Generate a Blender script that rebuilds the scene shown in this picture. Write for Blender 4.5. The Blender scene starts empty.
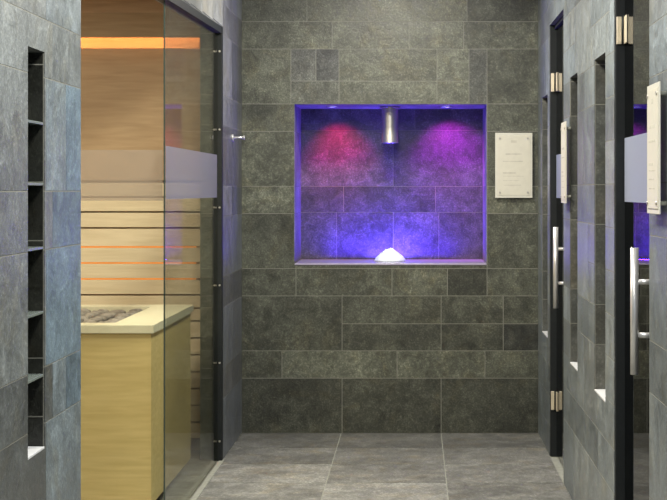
import bpy, bmesh, math, random
from mathutils import Vector, Matrix
random.seed(11)
S = bpy.context.scene
C = S.collection
PI = math.pi

# ------------------------------------------------------------------ camera
EYE = 1.35
cam = bpy.data.cameras.new('camera'); cam_o = bpy.data.objects.new('camera', cam); C.objects.link(cam_o)
cam_o.location = (0, 0, EYE); cam_o.rotation_euler = (PI/2, 0, 0)
cam.sensor_width = 36; cam.lens = 1469/667*36
cam.shift_x = (333.5-415)/667; cam.shift_y = -(250-190)/667
cam.clip_start = .05
S.camera = cam_o
# ------------------------------------------------------------------ world / exposure
w = bpy.data.worlds.new('world'); S.world = w; w.use_nodes = True
w.node_tree.nodes['Background'].inputs[0].default_value = (.62, .76, 1, 1)
w.node_tree.nodes['Background'].inputs[1].default_value = .55
S.view_settings.view_transform = 'Standard'; S.view_settings.look = 'None'
S.view_settings.exposure = 0; S.view_settings.gamma = 1; S.view_settings.use_curve_mapping = False

def area(name, loc, size, power, color, rot=(0,0,0), size_y=None, spread=PI):
    l = bpy.data.lights.new(name, 'AREA'); l.energy = power; l.color = color; l.size = size; l.spread = spread
    if size_y: l.shape = 'RECTANGLE'; l.size_y = size_y
    o = bpy.data.objects.new(name, l); C.objects.link(o); o.location = loc; o.rotation_euler = rot
    return o
def spot(name, loc, target, power, color, angle, blend=.5, r=.02):
    l = bpy.data.lights.new(name, 'SPOT'); l.energy = power; l.color = color; l.spot_size = angle; l.spot_blend = blend; l.shadow_soft_size = r
    o = bpy.data.objects.new(name, l); C.objects.link(o); o.location = loc
    o.rotation_euler = (Vector(target)-Vector(loc)).to_track_quat('-Z', 'Y').to_euler()
    return o
WARM = (1, .95, .84)
area('ceiling_downlight', (-.15, 7.0, 2.66), .35, 44, WARM)
area('ceiling_downlight', (-.15, 5.1, 2.66), .35, 52, WARM)
area('ceiling_downlight', (-.15, 3.2, 2.66), .35, 50, (1, .97, .92))
area('ceiling_downlight', (-.15, 1.2, 2.66), .35, 20, (1, .97, .92))
area('sauna_ceiling_light', (-1.9, 5.6, 2.35), .7, 56, (1, .86, .66))

# ------------------------------------------------------------------ node helpers
def new_mat(name):
    m = bpy.data.materials.new(name); m.use_nodes = True
    nt = m.node_tree; nt.nodes.clear()
    out = nt.nodes.new('ShaderNodeOutputMaterial')
    return m, nt, out
def N(nt, t, **kw):
    n = nt.nodes.new(t)
    for k, v in kw.items():
        if k in n.inputs: n.inputs[k].default_value = v
        else: setattr(n, k, v)
    return n
def ramp(nt, fac, stops):
    r = nt.nodes.new('ShaderNodeValToRGB'); nt.links.new(fac, r.inputs[0])
    e = r.color_ramp.elements
    while len(e) < len(stops): e.new(.5)
    for i, (p, c) in enumerate(stops):
        e[i].position = p; e[i].color = (c[0], c[1], c[2], 1) if isinstance(c, tuple) else (c, c, c, 1)
    return r
def mixc(nt, mode, fac, a, b):
    m = nt.nodes.new('ShaderNodeMix'); m.data_type = 'RGBA'; m.blend_type = mode
    if isinstance(fac, float): m.inputs[0].default_value = fac
    else: nt.links.new(fac, m.inputs[0])
    for v, s in ((a, m.inputs[6]), (b, m.inputs[7])):
        if isinstance(v, tuple): s.default_value = (*v, 1)
        else: nt.links.new(v, s)
    return m.outputs[2]

def slate(name, rough=.42, bump=.35, scale=1.0, spec=.5, con=1.0):
    m, nt, out = new_mat(name); L = nt.links
    b = N(nt, 'ShaderNodeBsdfPrincipled'); L.new(b.outputs[0], out.inputs[0])
    att = N(nt, 'ShaderNodeAttribute', attribute_name='tone')
    geo = N(nt, 'ShaderNodeNewGeometry')
    sep = N(nt, 'ShaderNodeSeparateColor'); L.new(att.outputs['Color'], sep.inputs[0])
    # every tile shows a different stretch of stone: shift by its random alpha
    mul = N(nt, 'ShaderNodeMath', operation='MULTIPLY'); L.new(att.outputs['Alpha'], mul.inputs[0]); mul.inputs[1].default_value = 37.0
    comb = N(nt, 'ShaderNodeCombineXYZ')
    for i in range(3): L.new(mul.outputs[0], comb.inputs[i])
    add = N(nt, 'ShaderNodeVectorMath', operation='ADD'); L.new(geo.outputs['Position'], add.inputs[0]); L.new(comb.outputs[0], add.inputs[1])
    v = add.outputs[0]
    def noise(s, d, r=.6, dist=0.):
        n = N(nt, 'ShaderNodeTexNoise'); n.inputs['Scale'].default_value = s*scale; n.inputs['Detail'].default_value = d
        n.inputs['Roughness'].default_value = r; n.inputs['Distortion'].default_value = dist; L.new(v, n.inputs['Vector']); return n
    n1 = noise(3.2, 5, .65, .6); n2 = noise(16, 6, .7, .8); n3 = noise(105, 4, .8)
    r1 = ramp(nt, n1.outputs['Fac'], [(.30, .55), (.5, .95), (.72, 1.55)])
    r2 = ramp(nt, n2.outputs['Fac'], [(.28, .5), (.5, 1.0), (.74, 1.7)])
    r3 = ramp(nt, n3.outputs['Fac'], [(.30, .62), (.52, .95), (.72, 2.3)])
    c = mixc(nt, 'MULTIPLY', con, att.outputs['Color'], r1.outputs[0])
    c = mixc(nt, 'MULTIPLY', con, c, r2.outputs[0])
    c = mixc(nt, 'MULTIPLY', con, c, r3.outputs[0])
    # rusty / olive veins of the stone
    n4 = noise(5, 4, .6, 1.2)
    r4 = ramp(nt, n4.outputs['Fac'], [(.52, 0.), (.70, .38)])
    c = mixc(nt, 'MULTIPLY', r4.outputs[0], c, (1.25, 1.05, .72))
    L.new(c, b.inputs['Base Color'])
    rr = ramp(nt, n2.outputs['Fac'], [(.3, rough-.08), (.7, rough+.12)])
    L.new(rr.outputs[0], b.inputs['Roughness'])
    b.inputs['Specular IOR Level'].default_value = spec
    mx = N(nt, 'ShaderNodeMath', operation='MULTIPLY_ADD'); L.new(n3.outputs['Fac'], mx.inputs[0]); mx.inputs[1].default_value = .35; L.new(n2.outputs['Fac'], mx.inputs[2])
    bp = N(nt, 'ShaderNodeBump'); bp.inputs['Strength'].default_value = bump; bp.inputs['Distance'].default_value = .006
    L.new(mx.outputs[0], bp.inputs['Height']); L.new(bp.outputs[0], b.inputs['Normal'])
    return m
def simple(name, col, rough=.5, metal=0., emit=None, power=0., noise_amt=.12, nscale=40, spec=.5, sss=0., bump=0.):
    m, nt, out = new_mat(name); L = nt.links
    b = N(nt, 'ShaderNodeBsdfPrincipled'); L.new(b.outputs[0], out.inputs[0])
    n = N(nt, 'ShaderNodeTexNoise'); n.inputs['Scale'].default_value = nscale; n.inputs['Detail'].default_value = 3
    tc = N(nt, 'ShaderNodeNewGeometry'); L.new(tc.outputs['Position'], n.inputs['Vector'])
    r = ramp(nt, n.outputs['Fac'], [(.3, 1-noise_amt), (.7, 1+noise_amt)])
    c = mixc(nt, 'MULTIPLY', 1.0, tuple(col), r.outputs[0]); L.new(c, b.inputs['Base Color'])
    b.inputs['Roughness'].default_value = rough; b.inputs['Metallic'].default_value = metal
    b.inputs['Specular IOR Level'].default_value = spec
    if bump:
        bp = N(nt, 'ShaderNodeBump'); bp.inputs['Strength'].default_value = bump; bp.inputs['Distance'].default_value = .004
        L.new(n.outputs['Fac'], bp.inputs['Height']); L.new(bp.outputs[0], b.inputs['Normal'])
    if emit: b.inputs['Emission Color'].default_value = (*emit, 1); b.inputs['Emission Strength'].default_value = power
    return m
def wood(name, c0, c1, axis='X', rough=.5, board=None):
    m, nt, out = new_mat(name); L = nt.links
    b = N(nt, 'ShaderNodeBsdfPrincipled'); L.new(b.outputs[0], out.inputs[0])
    tc = N(nt, 'ShaderNodeNewGeometry')
    mp = N(nt, 'ShaderNodeMapping'); L.new(tc.outputs['Position'], mp.inputs[0])
    sc = {'X': (2.2, 9, 26), 'Y': (9, 2.2, 26), 'Z': (12, 12, 1.2)}[axis]; mp.inputs['Scale'].default_value = sc
    n = N(nt, 'ShaderNodeTexNoise'); n.inputs['Scale'].default_value = 2.2; n.inputs['Detail'].default_value = 6; n.inputs['Distortion'].default_value = .4
    L.new(mp.outputs[0], n.inputs['Vector'])
    n2 = N(nt, 'ShaderNodeTexNoise'); n2.inputs['Scale'].default_value = 1.6; n2.inputs['Detail'].default_value = 2
    L.new(tc.outputs['Position'], n2.inputs['Vector'])
    r = ramp(nt, n.outputs['Fac'], [(.32, c0), (.68, c1)])
    r2 = ramp(nt, n2.outputs['Fac'], [(.3, .86), (.7, 1.12)])
    c = mixc(nt, 'MULTIPLY', 1.0, r.outputs[0], r2.outputs[0])
    L.new(c, b.inputs['Base Color']); b.inputs['Roughness'].default_value = rough
    return m
def glass(name, tint, ior, dark=1.0, gain=1.0):
    m, nt, out = new_mat(name); L = nt.links
    t = N(nt, 'ShaderNodeBsdfTransparent'); t.inputs[0].default_value = (*[v*dark for v in tint], 1)
    g = N(nt, 'ShaderNodeBsdfGlossy'); g.inputs['Roughness'].default_value = .0
    geo = N(nt, 'ShaderNodeNewGeometry')
    dt = N(nt, 'ShaderNodeVectorMath', operation='DOT_PRODUCT'); L.new(geo.outputs['Normal'], dt.inputs[0]); L.new(geo.outputs['Incoming'], dt.inputs[1])
    ab = N(nt, 'ShaderNodeMath', operation='ABSOLUTE'); L.new(dt.outputs['Value'], ab.inputs[0])
    om = N(nt, 'ShaderNodeMath', operation='SUBTRACT'); om.inputs[0].default_value = 1; L.new(ab.outputs[0], om.inputs[1])
    pw = N(nt, 'ShaderNodeMath', operation='POWER'); L.new(om.outputs[0], pw.inputs[0]); pw.inputs[1].default_value = 5
    f0 = ((ior-1)/(ior+1))**2
    f = N(nt, 'ShaderNodeMath', operation='MULTIPLY_ADD'); L.new(pw.outputs[0], f.inputs[0]); f.inputs[1].default_value = (1-f0)*gain; f.inputs[2].default_value = f0
    mx = N(nt, 'ShaderNodeMixShader'); L.new(f.outputs[0], mx.inputs[0]); L.new(t.outputs[0], mx.inputs[1]); L.new(g.outputs[0], mx.inputs[2])
    L.new(mx.outputs[0], out.inputs[0]); return m
def frost(name, col, clear):
    m, nt, out = new_mat(name); L = nt.links
    t = N(nt, 'ShaderNodeBsdfTransparent'); t.inputs[0].default_value = (.95, .95, .95, 1)
    d = N(nt, 'ShaderNodeBsdfDiffuse'); d.inputs[0].default_value = (*col, 1)
    tl = N(nt, 'ShaderNodeBsdfTranslucent'); tl.inputs[0].default_value = (*col, 1)
    n = N(nt, 'ShaderNodeTexNoise'); n.inputs['Scale'].default_value = 300
    r = ramp(nt, n.outputs['Fac'], [(.3, clear*.9), (.7, clear*1.1)])
    m1 = N(nt, 'ShaderNodeMixShader'); m1.inputs[0].default_value = .5; L.new(d.outputs[0], m1.inputs[1]); L.new(tl.outputs[0], m1.inputs[2])
    gl = N(nt, 'ShaderNodeBsdfGlossy'); gl.inputs['Roughness'].default_value = .3
    m3 = N(nt, 'ShaderNodeMixShader'); m3.inputs[0].default_value = .25; L.new(m1.outputs[0], m3.inputs[1]); L.new(gl.outputs[0], m3.inputs[2])
    m2 = N(nt, 'ShaderNodeMixShader'); L.new(r.outputs[0], m2.inputs[0]); L.new(m3.outputs[0], m2.inputs[1]); L.new(t.outputs[0], m2.inputs[2])
    L.new(m2.outputs[0], out.inputs[0]); return m

M = {}
M['slate'] = slate('slate_tile', .42)
M['slate_side'] = slate('slate_tile_side', .36, bump=.25, spec=.5, con=.62)
M['slate_floor'] = slate('slate_floor', .5, bump=.15, spec=.3, con=.7)
M['grout'] = simple('grout', (.24, .24, .205), .85)
M['grout_floor'] = simple('grout_floor', (.33, .34, .29), .85)
M['ceiling'] = simple('white_ceiling', (.72, .72, .70), .9)
M['sill'] = simple('pale_sill', (.74, .76, .78), .35, noise_amt=.05)
M['ledge'] = simple('ledge_stone', (.42, .38, .50), .25, noise_amt=.06)  # whitish slab; the lilac niche light is tinted into its colour
M['steel'] = simple('brushed_steel', (.55, .53, .48), .38, .85, noise_amt=.08, nscale=90)
M['nickel'] = simple('satin_nickel', (.74, .66, .50), .34, .45, noise_amt=.05)
M['handle'] = simple('polished_steel', (.74, .74, .73), .3, .6, noise_amt=.03)
M['frame'] = simple('dark_metal', (.014, .017, .018), .55, .0, noise_amt=.1, spec=.25)
M['plaque'] = simple('plaque_cream', (.68, .66, .55), .38, noise_amt=.03)
M['plaque_edge'] = simple('plaque_edge', (.66, .65, .56), .42, noise_amt=.03)
M['engrave'] = simple('engraved_grey', (.57, .55, .46), .6)
M['shelf'] = simple('grey_glass_shelf', (.20, .24, .22), .15, noise_amt=.05)
M['ice'] = simple('crushed_ice', (.90, .97, 1.0), .25, noise_amt=.08, nscale=160, bump=.8)
M['stone'] = simple('sauna_stone', (.26, .24, .22), .8, noise_amt=.35, nscale=30, bump=.5)
M['wood'] = wood('sauna_panel_wood', (.40, .275, .165), (.49, .35, .22), 'X')
M['wood_v'] = wood('sauna_wood_deep', (.40, .275, .165), (.49, .35, .22), 'Y')
M['slat'] = wood('aspen_slat', (.70, .60, .43), (.80, .70, .53), 'X')
M['casing'] = wood('birch_casing', (.56, .44, .19), (.66, .53, .25), 'X')
M['rim'] = simple('cream_rim', (.66, .64, .50), .4, noise_amt=.04)
M['black'] = simple('black_gap', (.01, .01, .01), .8)
M['led'] = simple('orange_led', (1, .5, .1), .5, emit=(1, .34, .06), power=.62)
M['led_cove'] = simple('cove_led', (1, .5, .1), .5, emit=(1, .45, .16), power=42)
M['lamp'] = simple('lamp_lens', (.5, .5, 1), .3, emit=(.42, .40, 1), power=5)
M['glass_sauna'] = glass('sauna_glass', (.90, .91, .86), 1.4, gain=.65)
M['glass_leaf'] = glass('open_leaf_glass', (.95, .96, .93), 1.25)
M['glass_door'] = glass('tinted_door_glass', (.25, .27, .27), 1.5)
M['glass_edge'] = simple('glass_edge', (.04, .06, .05), .2)
M['frost'] = frost('frosted_film', (.58, .64, .80), .25)  # white film; bluish reflection painted into its colour
M['frost_sauna'] = frost('frosted_film_sauna', (.36, .38, .50), .50)  # lilac blue reflection on the panel painted into the film colour
M['frost_leaf'] = frost('frosted_film_leaf', (.52, .45, .36), .52)

# ------------------------------------------------------------------ mesh helpers
def prop(o, label=None, cat=None, group=None, kind=None):
    for k, v in (('label', label), ('category', cat), ('group', group), ('kind', kind)):
        if v: o[k] = v
    return o
def link_mesh(name, bm, mats, parent=None, smooth=False):
    me = bpy.data.meshes.new(name); bm.to_mesh(me); bm.free()
    for m in (mats if isinstance(mats, list) else [mats]): me.materials.append(m)
    if smooth:
        for p in me.polygons: p.use_smooth = True
    o = bpy.data.objects.new(name, me); C.objects.link(o)
    if parent:
        o.parent = parent; o.matrix_parent_inverse = Matrix.Translation(-Vector(parent.location))
    return o
def empty(name, loc, **kw):
    o = bpy.data.objects.new(name, None); o.empty_display_size = .05; C.objects.link(o); o.location = loc; prop(o, **kw); return o
def new_bm():
    bm = bmesh.new(); bm.loops.layers.float_color.new('tone'); return bm
def box(bm, x0, x1, y0, y1, z0, z1, mat=0, tone=None, bevel=0.):
    r = bmesh.ops.create_cube(bm, size=1)
    vs = r['verts']
    for v in vs:
        v.co = Vector(((x0+x1)/2+v.co.x*(x1-x0), (y0+y1)/2+v.co.y*(y1-y0), (z0+z1)/2+v.co.z*(z1-z0)))
    fs = set(f for v in vs for f in v.link_faces)
    if bevel:
        es = set(e for v in vs for e in v.link_edges)
        br = bmesh.ops.bevel(bm, geom=list(es), offset=bevel, segments=2, profile=.6, affect='EDGES')
        fs = set(br['faces']) | set(f for f in fs if f.is_valid)
        vv = set(v for f in fs for v in f.verts)
        fs = set(f for v in vv for f in v.link_faces)
    for f in fs: f.material_index = mat
    lay = bm.loops.layers.float_color.get('tone')
    if lay and tone:
        for f in fs:
            for l in f.loops: l[lay] = tone
def cyl(bm, p0, p1, r, seg=24, r2=None, mat=0):
    p0 = Vector(p0); p1 = Vector(p1); d = p1-p0
    q = d.to_track_quat('Z', 'Y').to_matrix().to_4x4(); q.translation = (p0+p1)/2
    res = bmesh.ops.create_cone(bm, cap_ends=True, segments=seg, radius1=r, radius2=r if r2 is None else r2, depth=d.length, matrix=q)
    for v in res['verts']:
        for f in v.link_faces:
            f.material_index = mat
            if len(f.verts) == 4: f.smooth = True
def subtract(rects, holes):
    out = list(rects)
    for (a0, a1, b0, b1) in holes:
        nxt = []
        for (u0, u1, v0, v1) in out:
            if u1 <= a0 or u0 >= a1 or v1 <= b0 or v0 >= b1: nxt.append((u0, u1, v0, v1)); continue
            if u0 < a0: nxt.append((u0, a0, v0, v1))
            if u1 > a1: nxt.append((a1, u1, v0, v1))
            m0, m1 = max(u0, a0), min(u1, a1)
            if v0 < b0: nxt.append((m0, m1, v0, b0))
            if v1 > b1: nxt.append((m0, m1, b1, v1))
        out = nxt
    return [r for r in out if r[1]-r[0] > .004 and r[3]-r[2] > .004]
def tone_of(pal):
    k = random.uniform(pal[3], pal[4]); h = random.uniform(-1, 1)*pal[5]
    return (pal[0]*k*(1+h), pal[1]*k, pal[2]*k*(1-h), random.random())
def face_rect(bm, fn, u0, u1, v0, v1, n, mat, tone):
    """raised slab of height n over the plane; fn(u,v,n) -> xyz"""
    P = [fn(u0, v0, n), fn(u1, v0, n), fn(u1, v1, n), fn(u0, v1, n)]; B = [fn(u0, v0, 0), fn(u1, v0, 0), fn(u1, v1, 0), fn(u0, v1, 0)]
    vt = [bm.verts.new(p) for p in P]; vb = [bm.verts.new(p) for p in B]
    fs = [bm.faces.new(vt)] + [bm.faces.new((vb[i], vb[(i+1) % 4], vt[(i+1) % 4], vt[i])) for i in range(4)]
    lay = bm.loops.layers.float_color['tone']
    for f in fs:
        f.material_index = mat
        for l in f.loops: l[lay] = tone
def tile_surface(bm, fn, tiles, holes, pal, gap=.0017, mat_tile=0, mat_grout=1, bounds=None):
    if bounds is None:
        bounds = (min(t[0] for t in tiles), max(t[1] for t in tiles), min(t[2] for t in tiles), max(t[3] for t in tiles))
    for (u0, u1, v0, v1) in subtract([bounds], holes):
        face_rect(bm, fn, u0, u1, v0, v1, .0015, mat_grout, (.3, .3, .3, 0))
    for t in tiles:
        tn = tone_of(pal) if len(t) == 4 else tuple(t[4][i] for i in range(3))+(random.random(),)
        for (u0, u1, v0, v1) in subtract([(t[0]+gap, t[1]-gap, t[2]+gap, t[3]-gap)], holes):
            face_rect(bm, fn, u0, u1, v0, v1, .0022, mat_tile, tn)
ROWS = [0, .305, .457, .762, .914, 1.219, 1.371, 1.676, 1.828, 2.133, 2.285, 2.59, 2.742]
def auto_tiles(u0, u1, zoff=0., zmax=2.7, start=None):
    t = []
    for i in range(len(ROWS)-1):
        u = u0 - random.uniform(.05, .5)
        while u < u1:
            wd = random.choice([.56, .56, .84, .42, .56])
            a, b = max(u, u0), min(u+wd, u1)
            if b-a > .02:
                z0, z1 = max(0, ROWS[i]+zoff), min(zmax, ROWS[i+1]+zoff)
                if z1-z0 > .24 and random.random() < .22:
                    zm = z0+(z1-z0)*.5
                    t.append((a, b, z0, zm)); t.append((a, b, zm, z1))
                else: t.append((a, b, z0, z1))
            u += wd
    return t
TOPZ = 2.7
XL, XR, YB = -.964, .686, 8.16
NI = (-.672, .400, .933, 1.828)           # niche opening in the back wall
ND = .475                                  # niche depth
# palettes: r,g,b,kmin,kmax,hue jitter
P_BACK = (.097, .103, .077, .62, 1.22, .04)
P_SIDE = (.180, .208, .218, .68, 1.20, .03)  # same slate, lighter and bluer: grazing sheen painted into the tile colour
P_FLOOR = (.235, .237, .218, .62, 1.22, .03)

# ------------------------------------------------------------------ back wall with fountain niche
bm = new_bm()
for (a, b, c, d) in subtract([(XL-.25, XR+.25, 0, TOPZ)], [NI]):
    box(bm, a, b, YB, YB+.12, c, d, 0, (.1, .1, .085, .3))
x0, x1, z0, z1 = NI
T = .06
box(bm, x0-T, x1+T, YB+ND, YB+ND+T, z0-T, z1+T, 0, (.1, .1, .085, .2))
box(bm, x0-T, x0, YB+.1, YB+ND, z0-T, z1+T, 0, (.16, .16, .17, .4))
box(bm, x1, x1+T, YB+.1, YB+ND, z0-T, z1+T, 0, (.16, .16, .17, .6))
box(bm, x0-T, x1+T, YB+.1, YB+ND, z0-T, z0, 0, (.1, .1, .085, .7))
box(bm, x0-T, x1+T, YB+.1, YB+ND, z1, z1+T, 0, (.16, .16, .17, .5))
fn = lambda u, v, n: (u, YB-n, v)
def back_tiles():
    def row(i, xs, k=None):
        xs = [XL]+xs+[XR]; z0, z1 = ROWS[i], ROWS[i+1]
        return [(xs[j], xs[j+1], z0, z1)+(((P_BACK[0]*k[j], P_BACK[1]*k[j], P_BACK[2]*k[j]),) if k else ()) for j in range(len(xs)-1)]
    P = lambda k, z0, z1, a, b, bl=0.: (a, b, z0, z1, (P_BACK[0]*k, P_BACK[1]*k, P_BACK[2]*k*(1+bl)))
    t = []
    t += row(0, [-.405, .145], [.50, .62, .50])  # low rows toned down: light falloff towards the floor put into the tiles
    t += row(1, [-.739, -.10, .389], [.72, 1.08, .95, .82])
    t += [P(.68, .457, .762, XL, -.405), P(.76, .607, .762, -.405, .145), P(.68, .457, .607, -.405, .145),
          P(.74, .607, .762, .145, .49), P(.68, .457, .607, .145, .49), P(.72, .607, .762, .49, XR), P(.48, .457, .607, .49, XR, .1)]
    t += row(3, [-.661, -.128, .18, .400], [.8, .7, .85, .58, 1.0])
    t += row(4, [-.661, .40], [.8, .8, .72])
    t += row(5, [-.661, .40], [1.1, .8, 1.05])
    t += row(6, [-.661, .40], [.92, 1, .82])
    t += row(7, [-.661, .40], [.85, .9, .95])
    z0, z1 = ROWS[8], ROWS[9]
    t += [P(1.05, z0, z1, XL, -.689), P(.95, 1.955, z1, -.689, -.55, .2), P(.9, 1.955, z1, -.55, -.422, .25), P(.95, z0, 1.955, -.689, -.422, .1),
          P(1.15, 1.955, z1, -.422, .122), P(1.2, z0, 1.955, -.422, .122), P(1.1, 1.955, z1, .122, .30), P(.9, z0, z1, .30, .40, .15), P(1.12, z0, 1.955, .122, .30),
          P(.88, z0, z1, .40, XR)]
    t += row(9, [-.46, -.033, .27], [1.1, 1.2, 1.25, 1.1])
    t += row(10, [-.60, -.261, .289], [1.0, 1.15, 1.25, .8])
    t += row(11, [-.405, .145], [1, 1, 1])
    return t
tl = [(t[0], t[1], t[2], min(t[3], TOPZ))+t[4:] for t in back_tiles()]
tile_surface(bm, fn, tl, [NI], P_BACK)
# niche lining
fnb = lambda u, v, n: (u, YB+ND-n, v)
nt_ = [(x0, -.128, 1.371, 1.70), (-.128, x1, 1.371, 1.70), (x0, .0, 1.70, z1), (.0, x1, 1.70, z1), (x0, -.42, 1.219, 1.371), (-.42, .12, 1.219, 1.371), (.12, x1, 1.219, 1.371),
       (x0, -.46, z0, 1.219), (-.46, -.128, z0, 1.219), (-.128, .14, z0, 1.219), (.14, x1, z0, 1.219)]
tile_surface(bm, fnb, nt_, [], (.07, .065, .088, .65, 1.25, .03), gap=.0009)
for xx, sg in ((x0, 1), (x1, -1)):
    tile_surface(bm, (lambda u, v, n, xx=xx, sg=sg: (xx+sg*n, u, v)), [(YB, YB+ND, z0, 1.219), (YB, YB+ND, 1.219, 1.371), (YB, YB+ND, 1.371, 1.676), (YB, YB+ND, 1.676, z1)], [], (.19, .19, .19, .95, 1.05, .02))
tile_surface(bm, lambda u, v, n: (u, v, z1-n), [(x0, -.128, YB, YB+ND), (-.128, x1, YB, YB+ND)], [], (.19, .19, .19, .95, 1.05, .02))
prop(link_mesh('wall_back', bm, [M['slate'], M['grout']]), kind='structure')

# ------------------------------------------------------------------ right wall with two door openings and three slots
bm = new_bm()
D1 = (6.763, 7.464, -.01, 2.185); D2 = (4.288, 5.04, -.01, 2.185)
SL = [(7.577, 7.90), (6.182, 6.48), (5.276, 5.598)]
SZ = (.586, 1.845)
slots = [(a, b, SZ[0], SZ[1]) for a, b in SL]
Y0 = -.6
for (a, b, c, d) in subtract([(Y0, YB, 0, TOPZ)], [D1, D2]+slots):
    box(bm, XR, XR+.14, a, b, c, d, 0, (.12, .125, .12, .3))
for (a, b, c, d) in slots: box(bm, XR+.13, XR+.17, a-.03, b+.03, c-.03, d+.03, 0, (.1, .105, .1, .6))
fr = lambda u, v, n: (XR-n, u, v)
tile_surface(bm, fr, auto_tiles(Y0, YB), [D1, D2]+slots, P_SIDE)
# tiled far reveals of the slots
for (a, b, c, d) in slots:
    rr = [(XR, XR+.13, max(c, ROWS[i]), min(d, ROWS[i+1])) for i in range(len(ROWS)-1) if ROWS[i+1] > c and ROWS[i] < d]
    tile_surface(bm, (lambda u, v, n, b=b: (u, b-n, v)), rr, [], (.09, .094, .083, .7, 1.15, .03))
prop(link_mesh('wall_right', bm, [M['slate_side'], M['grout']]), kind='structure')
bm = new_bm()   # dark cabins behind the doors
for (a, b) in ((3.9, 5.6), (6.2, 8.1)):
    box(bm, 1.75, 1.8, a, b, 0, 2.5, 0, (.05, .05, .05, .3))
    box(bm, XR+.18, 1.8, b, b+.04, 0, 2.5, 0, (.05, .05, .05, .3))
    box(bm, XR+.18, 1.8, a-.04, a, 0, 2.5, 0, (.05, .05, .05, .3))
    box(bm, XR+.14, 1.8, a-.04, b+.04, 2.45, 2.5, 0, (.05, .05, .05, .3))
    for (c, d) in ((a-.04, (D2[0] if a < 5 else D1[0])-.03), ((D2[1] if a < 5 else D1[1])+.03, b+.04)):
        box(bm, XR+.175, XR+.2, c, d, 0, 2.5, 0, (.05, .05, .05, .3))
prop(link_mesh('wall_cabins', bm, [M['slate']]), kind='structure')

# ------------------------------------------------------------------ left wall: near part, end pier, header
YS0, YS1 = 4.23, 7.34         # sauna opening
LS = (3.65, 3.815, .679, 1.708)
bm = new_bm()
for (a, b, c, d) in subtract([(Y0, YS0, 0, TOPZ)], [LS]):
    box(bm, XL-.16, XL, a, b, c, d, 0, (.17, .18, .18, .3))
box(bm, XL-.19, XL-.15, LS[0]-.03, LS[1]+.03, LS[2]-.03, LS[3]+.03, 0, (.1, .1, .09, .6))
fl = lambda u, v, n: (XL+n, u, v)
zo = -.024
tz = [0, .28, .433, .745, .891, 1.195, 1.347, 1.642, 1.793, 2.1, 2.26, 2.56, 2.7]
tn = lambda k, b=0.: (P_SIDE[0]*k*(1-b), P_SIDE[1]*k, P_SIDE[2]*k*(1+b))
tiles = []
for i in range(len(tz)-1):
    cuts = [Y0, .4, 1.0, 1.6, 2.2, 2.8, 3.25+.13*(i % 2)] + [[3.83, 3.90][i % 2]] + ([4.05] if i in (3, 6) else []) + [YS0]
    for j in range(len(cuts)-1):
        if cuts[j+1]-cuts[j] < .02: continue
        if cuts[j] >= 3.8: k = random.uniform(.85, 1.12); bl = random.uniform(.06, .20) if i < 7 else random.uniform(-.03, .05)  # lower tiles bluer: bluish reflected light painted into their tone
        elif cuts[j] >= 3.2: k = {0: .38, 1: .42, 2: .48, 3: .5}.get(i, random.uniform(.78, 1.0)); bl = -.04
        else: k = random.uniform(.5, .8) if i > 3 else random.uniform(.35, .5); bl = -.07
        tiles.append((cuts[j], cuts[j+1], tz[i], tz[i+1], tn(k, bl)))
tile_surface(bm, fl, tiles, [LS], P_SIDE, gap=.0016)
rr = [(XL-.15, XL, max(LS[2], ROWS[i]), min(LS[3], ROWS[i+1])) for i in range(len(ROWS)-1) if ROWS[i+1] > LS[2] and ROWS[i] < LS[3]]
tile_surface(bm, lambda u, v, n: (u, LS[1]-n, v), rr, [], (.016, .017, .013, .8, 1.1, .03))  # near-black tiles: shade inside the slot put into their colour
# far pier
box(bm, XL-.111, XL, YS1+.012, YB, 0, TOPZ, 0, (.15, .16, .15, .3))
tile_surface(bm, fl, [(YS1+.012, 7.72, ROWS[i], min(TOPZ, ROWS[i+1])) if (i % 3) else (YS1+.012, YB, ROWS[i], min(TOPZ, ROWS[i+1])) for i in range(len(ROWS)-1)] +
             [(7.72, YB, ROWS[i], min(TOPZ, ROWS[i+1])) for i in range(len(ROWS)-1) if i % 3], [], (.13, .14, .155, .6, 1.3, .04))
tile_surface(bm, lambda u, v, n: (u, YS1+.012-n, v), [(XL-.111, XL, ROWS[i], min(TOPZ, ROWS[i+1])) for i in range(len(ROWS)-1)], [], (.12, .13, .11, .7, 1.2, .04))
# header over the opening (its underside drops slightly towards the camera)
HF, HN = 2.165, 2.09
lay = bm.loops.layers.float_color['tone']
pts = [(YS1+.012, HF), (YS0, HN), (YS0, TOPZ), (YS1+.012, TOPZ)]
fa = [bm.verts.new((XL, y, z)) for y, z in pts]; fb = [bm.verts.new((XL-.11, y, z)) for y, z in pts]
fs = [bm.faces.new(fa), bm.faces.new(fb[::-1])] + [bm.faces.new((fa[i], fb[i], fb[(i+1) % 4], fa[(i+1) % 4])) for i in range(4)]
for f in fs:
    for l in f.loops: l[lay] = (.14, .15, .15, .4)
tile_surface(bm, fl, [(a, b, HN+(HF-HN)*(b-YS0)/(YS1-YS0)+.002, 2.46) for a, b in ((YS0, 4.7), (4.7, 5.2), (5.2, 5.6), (5.6, 5.95), (5.95, 6.3), (6.3, 6.65), (6.65, 7.0), (7.0, YS1+.012))]+[(YS0, 5.6, 2.46, TOPZ), (5.6, 6.6, 2.46, TOPZ), (6.6, YS1, 2.46, TOPZ)], [], (.24, .25, .245, .85, 1.15, .03), gap=.0012, bounds=(YS0, YS1+.012, HF+.004, TOPZ))
bmesh.ops.recalc_face_normals(bm, faces=fs)
prop(link_mesh('wall_left', bm, [M['slate_side'], M['grout']]), kind='structure')

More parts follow.
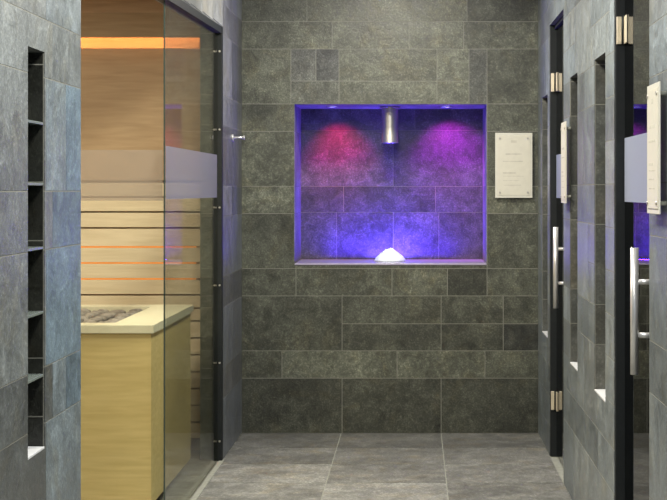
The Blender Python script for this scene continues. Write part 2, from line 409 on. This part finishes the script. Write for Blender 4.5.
# ------------------------------------------------------------------ floor and ceiling
bm = new_bm()
box(bm, -3.2, 1.85, Y0, 8.75, -.06, -.0045, 1, (.3, .3, .3, 0))
ft = []
y = 8.16; r = 0
def ftone(k, b=0): return (P_FLOOR[0]*k, P_FLOOR[1]*k, P_FLOOR[2]*k*(1+b))
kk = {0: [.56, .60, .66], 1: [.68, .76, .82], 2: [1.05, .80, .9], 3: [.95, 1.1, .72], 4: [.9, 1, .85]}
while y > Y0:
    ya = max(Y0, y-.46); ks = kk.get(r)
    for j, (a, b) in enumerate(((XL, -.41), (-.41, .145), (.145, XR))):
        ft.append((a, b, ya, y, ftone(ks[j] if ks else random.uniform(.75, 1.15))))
    y -= .46; r += 1
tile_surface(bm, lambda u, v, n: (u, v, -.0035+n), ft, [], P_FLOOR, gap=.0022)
for D in (D1, D2):
    for i in range(2):
        ym = (D[0]+D[1])/2
        ft.append((XR+.003, XR+.15, (D[0], ym)[i], (ym, D[1])[i], ftone(.9)))
st = []
for i in range(8):
    for j in range(5): st.append((-3.15+j*.44, -3.15+(j+1)*.44-(.014 if j == 4 else 0), 4.2+i*.46, 4.2+(i+1)*.46, ftone(random.uniform(.85, 1.15))))
tile_surface(bm, lambda u, v, n: (u, v, -.0035+n), st, [], P_FLOOR, gap=.003)
prop(link_mesh('floor', bm, [M['slate_floor'], M['grout_floor']]), kind='structure')
bm = new_bm(); box(bm, -3.2, 1.85, Y0, 8.75, TOPZ, TOPZ+.05)
prop(link_mesh('ceiling', bm, M['ceiling']), kind='structure')

# sauna shell
bm = new_bm()
YW = 7.62
box(bm, -3.0, XL-.111, YW, YW+.05, 0, 2.42)                       # end wall
box(bm, -3.05, -3.0, 4.1, YW+.05, 0, 2.42)
box(bm, -3.05, XL-.16, 4.05, 4.1, 0, 2.42)
prop(link_mesh('wall_sauna', bm, M['wood']), kind='structure')
bm = new_bm(); box(bm, -3.05, XL-.111, 4.05, YW+.05, 2.42, 2.46)
prop(link_mesh('ceiling_sauna', bm, M['wood_v']), kind='structure')

# slot sills
for i, (a, b) in enumerate(SL):
    bm = new_bm(); box(bm, XR-.003, XR+.13, a+.001, b-.004, SZ[0], SZ[0]+.006, bevel=.001)
    prop(link_mesh('trim_%d' % (i+1), bm, M['sill']), kind='structure')
bm = new_bm(); box(bm, XL-.15, XL+.003, LS[0]+.001, LS[1]-.004, LS[2], LS[2]+.006, bevel=.001)
prop(link_mesh('trim_4', bm, M['sill']), kind='structure')
# pale kerb joint along the sauna opening
bm = new_bm(); box(bm, XL-.012, XL+.012, YS0, YS1, 0, .003)
prop(link_mesh('trim_5', bm, M['grout_floor']), kind='structure')

# ------------------------------------------------------------------ glass doors of the right wall
XG = .717
def glass_door(n, D, frosty):
    root = empty('door_%d' % n, (XG, D[1], 0), kind='structure')
    y0, y1 = D[0], D[1]
    bm = new_bm()
    box(bm, XR+.001, XR+.12, y1-.014, y1-.0, 0, D[3], bevel=.002)
    box(bm, XR+.03, XR+.12, y0+.0, y0+.014, 0, D[3], bevel=.002)
    box(bm, XR+.02, XR+.12, y0+.014, y1-.014, D[3]-.02, D[3], bevel=.002)
    link_mesh('door_frame', bm, M['frame'], root)
    bm = new_bm(); box(bm, XG, XG+.008, y0+.02, y1-.020, .012, D[3]-.03, bevel=.001)
    pane = link_mesh('glass_pane', bm, M['glass_door'], root)
    bm = new_bm(); box(bm, XG-.0012, XG-.0004, y0+.022, y1-.024, 1.31, 1.527)
    prop(link_mesh('frosted_band', bm, M['frost'], pane), label='frosted white band across the glass')
    for zc in (1.895, .283 if n == 1 else .215):
        h = .047
        bm = new_bm(); box(bm, XR+.003, XG-.0115, y1-.026, y1-.014, zc-h, zc+h, bevel=.002)
        hg = link_mesh('hinge', bm, M['nickel'], root)
        bm = new_bm(); box(bm, XG-.0045, XG-.0005, y1-.082, y1-.028, zc-h, zc+h, bevel=.002)
        link_mesh('glass_plate', bm, M['nickel'], hg)
        bm = new_bm(); cyl(bm, (XG-.0085, y1-.0275, zc-h*.98), (XG-.0085, y1-.0275, zc+h*.98), .0028)
        link_mesh('knuckle', bm, M['frame'], hg)
    xb = .657; yh = frosty
    bm = new_bm(); cyl(bm, (xb, yh, .798), (xb, yh, 1.177), .0125, 32)
    hd = link_mesh('handle', bm, M['handle'], root)
    for z in (1.075, .915):
        bm = new_bm(); cyl(bm, (xb+.011, yh, z), (XG-.0005, yh, z), .008, 20)
        link_mesh('standoff', bm, M['handle'], hd)
glass_door(1, D1, 6.86)
glass_door(2, D2, 4.397)

# ------------------------------------------------------------------ sauna glass front
root = empty('glass_partition', (XL-.02, YS1, 0), label='fixed clear glass sauna panel with frosted band and dark end post', cat='glass panel')
XGS = XL-.020
YE = 5.77
def slopez(y): return HN+(HF-HN)*(y-YS0)/(YS1-YS0)
def prism(bm, xa, xb, pts):
    A = [bm.verts.new((xa, y, z)) for y, z in pts]; B = [bm.verts.new((xb, y, z)) for y, z in pts]; n = len(pts)
    fs = [bm.faces.new(A), bm.faces.new(B[::-1])]+[bm.faces.new((A[i], B[i], B[(i+1) % n], A[(i+1) % n])) for i in range(n)]
    bmesh.ops.recalc_face_normals(bm, faces=fs)
bm = new_bm()
prism(bm, XGS-.003, XGS+.003, [(YE, .006), (7.31, .006), (7.31, slopez(7.31)-.03), (YE, slopez(YE)-.03)])
pane = link_mesh('glass_pane', bm, M['glass_sauna'], root)
bm = new_bm(); box(bm, XGS-.003, XGS+.003, YE-.004, YE+.0, .006, slopez(YE)-.03, bevel=.001)
link_mesh('polished_edge', bm, M['glass_edge'], root)
bm = new_bm(); box(bm, XGS+.0034, XGS+.0044, YE+.01, 7.27, 1.313, 1.524)
prop(link_mesh('frosted_band', bm, M['frost_sauna'], pane), label='frosted white band across the glass, tinted for the lilac reflection')
bm = new_bm()
box(bm, XL-.044, XL+.004, YS1-.03, YS1+.008, 0, slopez(YS1)-.001, bevel=.003)
link_mesh('end_post', bm, M['frame'], root)
for z in (2.04, 1.651, 1.263, .876, .49, .10):
    bm = new_bm()
    for x in (XL-.034, XL-.008): cyl(bm, (x, YS1-.030, z), (x, YS1-.036, z), .0048, 16)
    link_mesh('screw_pair', bm, M['steel'], root)
bm = new_bm(); prism(bm, XL-.044, XL+.002, [(YS0, slopez(YS0)-.034), (YS1-.03, slopez(YS1-.03)-.034), (YS1-.03, slopez(YS1-.03)-.001), (YS0, slopez(YS0)-.001)])
link_mesh('head_rail', bm, M['frame'], root)
# open glass leaf, swung 90 degrees into the sauna
YD = 5.80
root = empty('door_3', (XL-.05, YD, 0), kind='structure')
bm = new_bm(); box(bm, -1.86, XL-.030, YD, YD+.008, .012, 2.05, bevel=.001)
pane = link_mesh('glass_pane', bm, M['glass_leaf'], root)
bm = new_bm(); box(bm, -1.855, XL-.032, YD-.0013, YD-.0005, 1.308, 1.508)
prop(link_mesh('frosted_band', bm, M['frost_leaf'], pane), label='frosted beige band across the open glass leaf')

# ------------------------------------------------------------------ sauna fittings
# cove: fascia board with the led behind it
bm = new_bm(); box(bm, -2.98, XL-.113, 7.46, 7.485, 2.126, 2.418, bevel=.003)
fas = link_mesh('cove_fascia', bm, M['wood']); prop(fas, label='brown wooden fascia board above the glowing orange light line', cat='fascia')
bm = new_bm(); box(bm, -2.97, XL-.125, 7.487, 7.50, 2.15, 2.17)
prop(link_mesh('led_strip', bm, M['led_cove']), label='topmost orange light strip, tucked behind the wooden fascia near the sauna ceiling', cat='light strip')
bm = new_bm(); box(bm, -2.98, XL-.113, 7.50, 7.52, 1.40, 2.075, bevel=.002)
prop(link_mesh('wall_panel', bm, M['wood']), label='plain brown plywood panel between the glowing light line and the cream slats', cat='panel')
# slatted backrest
gaps = [1.39, 1.314, 1.2377, 1.156, 1.059, .977, .8955, .814, .746, .681, .594, .5076, .42, .335, .25, .165, .08]
root = empty('slatted_backrest', (-1.6, 7.53, 0), label='cream horizontal slatted wooden screen on the sauna end wall', cat='backrest')
bm = new_bm()
for i in range(len(gaps)-1):
    box(bm, -2.98, -1.083, 7.50, 7.52, gaps[i+1]+.004, gaps[i]-.004, bevel=.002)
link_mesh('slats', bm, M['slat'], root)
for x in (-2.6, -1.78):
    bm = new_bm(); box(bm, x-.025, x+.025, 7.5205, YW-.001, 0, 1.38); link_mesh('batten', bm, M['wood'], root)
for nm, z in (('upper', 1.059), ('middle', .977), ('lower', .8955)):
    bm = new_bm(); box(bm, -2.95, -1.12, 7.5215, 7.5225, z-.012, z+.012)
    o = link_mesh('led_strip', bm, M['led'])
    prop(o, label='%s of the three orange light strips between the cream slats' % nm, cat='light strip', group='light strips behind the slatted backrest')

# heater
HX0, HX1, HY0, HY1, HZ = -2.05, -1.095, 6.10, 7.17, .79
root = empty('sauna_heater', ((HX0+HX1)/2, (HY0+HY1)/2, 0), label='boxy sauna heater in pale yellow wood casing with cream rim', cat='heater')
bm = new_bm()
box(bm, HX0, HX1, HY0, HY0+.025, .04, .755, bevel=.003); box(bm, HX0, HX1, HY1-.025, HY1, .04, .755, bevel=.003)
box(bm, HX0, HX0+.025, HY0+.025, HY1-.025, .04, .755); box(bm, HX1-.025, HX1, HY0+.0255, HY1-.0255, .04, .755)
box(bm, HX0+.03, HX1-.03, HY0+.03, HY1-.03, .06, .08)
link_mesh('casing', bm, M['casing'], root)
bm = new_bm(); box(bm, HX0+.03, HX1-.03, HY0+.03, HY1-.03, 0, .045)
link_mesh('plinth', bm, M['black'], root)
bm = new_bm(); w_ = .10; e = .012
box(bm, HX0-e, HX1+e, HY0-e, HY0+w_, .755, HZ, bevel=.003); box(bm, HX0-e, HX1+e, HY1-w_, HY1+e, .755, HZ, bevel=.003)
box(bm, HX0-e, HX0+w_, HY0+w_, HY1-w_, .755, HZ); box(bm, HX1-.17, HX1+e, HY0+w_, HY1-w_, .755, HZ)
link_mesh('rim', bm, M['rim'], root)
bm = new_bm(); box(bm, HX0+w_+.004, HX1-.174, HY0+w_+.004, HY1-w_-.004, .68, .73)
link_mesh('stone_tray', bm, M['frame'], root)
def stone_mesh(seed):
    rnd = random.Random(seed); bm = bmesh.new(); bmesh.ops.create_icosphere(bm, subdivisions=2, radius=.030)
    off = Vector((rnd.random()*9, rnd.random()*9, rnd.random()*9))
    from mathutils import noise as mn
    for v in bm.verts:
        k = 1+.35*mn.noise(v.co*28+off); v.co = Vector((v.co.x*k*1.25, v.co.y*k, v.co.z*k*.7))
    me = bpy.data.meshes.new('stone'); bm.to_mesh(me); bm.free(); me.materials.append(M['stone'])
    for p in me.polygons: p.use_smooth = True
    return me
sm = [stone_mesh(s) for s in range(5)]
first = None; rnd = random.Random(5)
for i in range(8):
    for j in range(8):
        x = HX1-.174-.06-i*.082; y_ = HY0+w_+.07+j*.105
        if x < HX0+w_+.05 or y_ > HY1-w_-.05: continue
        if first is None:
            o = bpy.data.objects.new('sauna_stone', sm[0]); first = o
            prop(o, label='rough grey stone lying in the tray of the sauna heater', cat='stone', group='stones on the sauna heater')
        else: o = first.copy(); o.data = sm[rnd.randrange(5)]
        C.objects.link(o); o.location = (x+rnd.uniform(-.004, .004), y_+rnd.uniform(-.005, .005), .763+rnd.uniform(-.002, .006)); o.rotation_euler = (rnd.uniform(-.2, .2), rnd.uniform(-.2, .2), rnd.uniform(-.5, .5))

# ------------------------------------------------------------------ slot shelves, left
names = ['topmost', 'second from the top', 'middle', 'second from the bottom', 'lowest']
for z, nm in zip((1.522, 1.365, 1.20, 1.033, .87), names):
    bm = new_bm(); box(bm, XL-.15, XL+.000, LS[0]+.001, LS[1]-.0030, z-.0035, z+.0035, bevel=.001)
    prop(link_mesh('niche_shelf', bm, M['shelf']), label='thin grey shelf in the left wall slot, %s of five' % nm, cat='shelf', group='shelves in the left wall slot')

# ------------------------------------------------------------------ plaques
def plaque(label, origin, rot):
    """local: x to the right, z up, faces -y; origin is the back centre"""
    root = empty('wall_plaque', origin, label=label, cat='plaque', group='framed plaques on the slate walls'); root.rotation_euler = (0, 0, rot)
    W, H = .103, .180
    def part(name, bm, m):
        me = bpy.data.meshes.new(name); bm.to_mesh(me); bm.free(); me.materials.append(m)
        o = bpy.data.objects.new(name, me); C.objects.link(o); o.parent = root; return o
    bm = new_bm(); box(bm, -W, W, -.0235, -.0195, -H, H, bevel=.001); part('backing_board', bm, M['plaque_edge'])
    bm = new_bm(); box(bm, -W+.012, W-.012, -.0255, -.0236, -H+.014, H-.014, bevel=.0012); fp = part('face_plate', bm, M['plaque'])
    for s, t in ((-1, -1), (1, -1), (-1, 1), (1, 1)):
        b2 = new_bm(); cyl(b2, (s*(W-.026), -.0256, t*(H-.030)), (s*(W-.026), -.0285, t*(H-.030)), .0055, 16); part('screw', b2, M['steel'])
        b2 = new_bm(); cyl(b2, (s*(W-.026), -.0194, t*(H-.03)), (s*(W-.026), 0, t*(H-.03)), .006, 16); part('spacer', b2, M['plaque_edge'])
    for nm, z, a, b, h in (('engraved_emblem', .132, -.016, .016, .014), ('engraved_line', .062, -.045, .045, .008), ('engraved_line', .022, -.060, .050, .005), ('engraved_line', -.042, -.060, .010, .006),
                       ('engraved_line', -.060, -.060, .055, .003), ('engraved_line', -.084, -.060, .030, .003), ('engraved_line', -.110, -.055, .040, .003)):
        bm = new_bm(); x = a
        if nm == 'engraved_emblem': box(bm, a, b, -.0260, -.0256, z-h/2, z+h/2, bevel=.0001)
        else: box(bm, a, b, -.0260, -.0256, z-h/2, z+h/2)
        part(nm, bm, M['engrave'])
    return root
plaque('cream framed plaque seen face on, beside the blue lit niche', ((.444+.65)/2, YB-.0024, 1.4865), 0)
plaque('cream plaque seen edge on, between the far glass door and the slots', (XR-.0024, 6.53, 1.472), -PI/2)
plaque('cream plaque seen edge on, nearest the camera at the right edge', (XR-.0024, 4.075, 1.464), -PI/2)

# ------------------------------------------------------------------ towel hook on the far left pier
root = empty('towel_hook', (XL+.004, 7.72, 1.624), label='small chrome towel hook on the slate wall beside the sauna', cat='hook')
bm = new_bm(); cyl(bm, (XL+.0024, 7.72, 1.624), (XL+.0107, 7.72, 1.624), .018); link_mesh('rosette', bm, M['handle'], root)
bm = new_bm(); cyl(bm, (XL+.0108, 7.72, 1.624), (XL+.062, 7.72, 1.626), .006); cyl(bm, (XL+.062, 7.72, 1.626), (XL+.068, 7.72, 1.626), .010); link_mesh('peg', bm, M['handle'], root)

# ------------------------------------------------------------------ ice fountain in the niche
bm = new_bm()
box(bm, NI[0]+.004, NI[1]-.004, YB-.006, YB+ND-.005, NI[2], NI[2]+.010, bevel=.002)
prop(link_mesh('trim_6', bm, M['ledge']), kind='structure')
LZ = NI[2]+.010
cx, cy = -.143, 8.40
root = empty('ice_chute', (cx, cy, NI[3]), label='brushed steel ice chute hanging from the top of the blue niche', cat='ice dispenser')
bm = new_bm()
def lathe(bm, cx, cy, prof, seg=40):
    rings = []
    for r, z in prof:
        rings.append([bm.verts.new((cx+r*math.cos(2*PI*i/seg), cy+r*math.sin(2*PI*i/seg), z)) for i in range(seg)])
    for a, b in zip(rings, rings[1:]):
        for i in range(seg):
            f = bm.faces.new((a[i], a[(i+1) % seg], b[(i+1) % seg], b[i])); f.smooth = True
    bmesh.ops.recalc_face_normals(bm, faces=bm.faces)
lathe(bm, cx, cy, [(.047, NI[3]-.004), (.047, 1.622), (.048, 1.619), (.043, 1.619), (.042, 1.64), (.042, NI[3]-.004)])
link_mesh('chute_tube', bm, M['steel'], root)
bm = new_bm(); lathe(bm, cx, cy, [(.0475, 1.823), (.060, 1.823), (.061, 1.817), (.0475, 1.815)])
link_mesh('collar', bm, M['steel'], root)
# crushed ice heap
from mathutils import noise as mn
bm = bmesh.new(); R = .092; H = .074; seg = 40; rings = 14
prev = None; top = bm.verts.new((cx, cy, LZ+H))
for k in range(1, rings+1):
    t = k/rings; ring = []
    for i in range(seg):
        a = 2*PI*i/seg; rr_ = R*t*(1+.07*mn.noise(Vector((math.cos(a)*2, math.sin(a)*2, t*3))))
        z = H*(1-t*t)*(1-.10*math.sin(PI*t))+.006*mn.noise(Vector((math.cos(a)*t*9, math.sin(a)*t*9, 4)))*(1-t)*2
        if k == rings: z = 0
        ring.append(bm.verts.new((cx+rr_*math.cos(a), cy+rr_*math.sin(a), LZ+max(0, z)+.0005)))
    for i in range(seg):
        if prev is None: bm.faces.new((top, ring[i], ring[(i+1) % seg]))
        else: bm.faces.new((prev[i], ring[i], ring[(i+1) % seg], prev[(i+1) % seg]))
    prev = ring
bm.faces.new(prev[::-1])
o = link_mesh('ice_heap', bm, M['ice'], smooth=True)
prop(o, label='heap of white crushed ice on the niche ledge below the chute', cat='ice', kind='stuff')
# two small downlights in the niche ceiling
for x, lab in ((-.469, 'small round lamp in the niche ceiling, left of the steel chute'), (.177, 'small round lamp in the niche ceiling, right of the steel chute')):
    root = empty('niche_lamp', (x, 8.36, NI[3]), label=lab, cat='lamp', group='lamps in the niche ceiling')
    bm = new_bm(); lathe(bm, x, 8.36, [(.022, 1.8243), (.032, 1.8243), (.033, 1.8205), (.022, 1.8195), (.022, 1.8243)]); link_mesh('trim_ring', bm, M['handle'], root)
    bm = new_bm(); cyl(bm, (x, 8.36, 1.8243), (x, 8.36, 1.8215), .0215, 32); link_mesh('lens', bm, M['lamp'], root)
# coloured niche lighting
BLUE = (.06, .01, 1)
spot('ice_lamp', (cx, cy, 1.60), (cx, cy, LZ), 12, (.75, .95, 1), .30, .4, .012)
spot('niche_spot', (-.469, 8.36, 1.815), (-.44, YB+ND, 1.50), 26, (1, .01, .12), 1.3, 1.0)
spot('niche_spot', (.177, 8.36, 1.815), (.22, YB+ND, 1.42), 48, (.62, .02, .8), 1.6, 1.0)
area('niche_uplight', (cx, YB+ND-.12, LZ+.004), .75, 12, BLUE, rot=(PI, 0, 0), size_y=.03)
area('niche_uplight', (cx, YB+ND-.09, LZ+.004),   .26, 10, (.13, .08, 1), rot=(PI, 0, 0), size_y=.03)
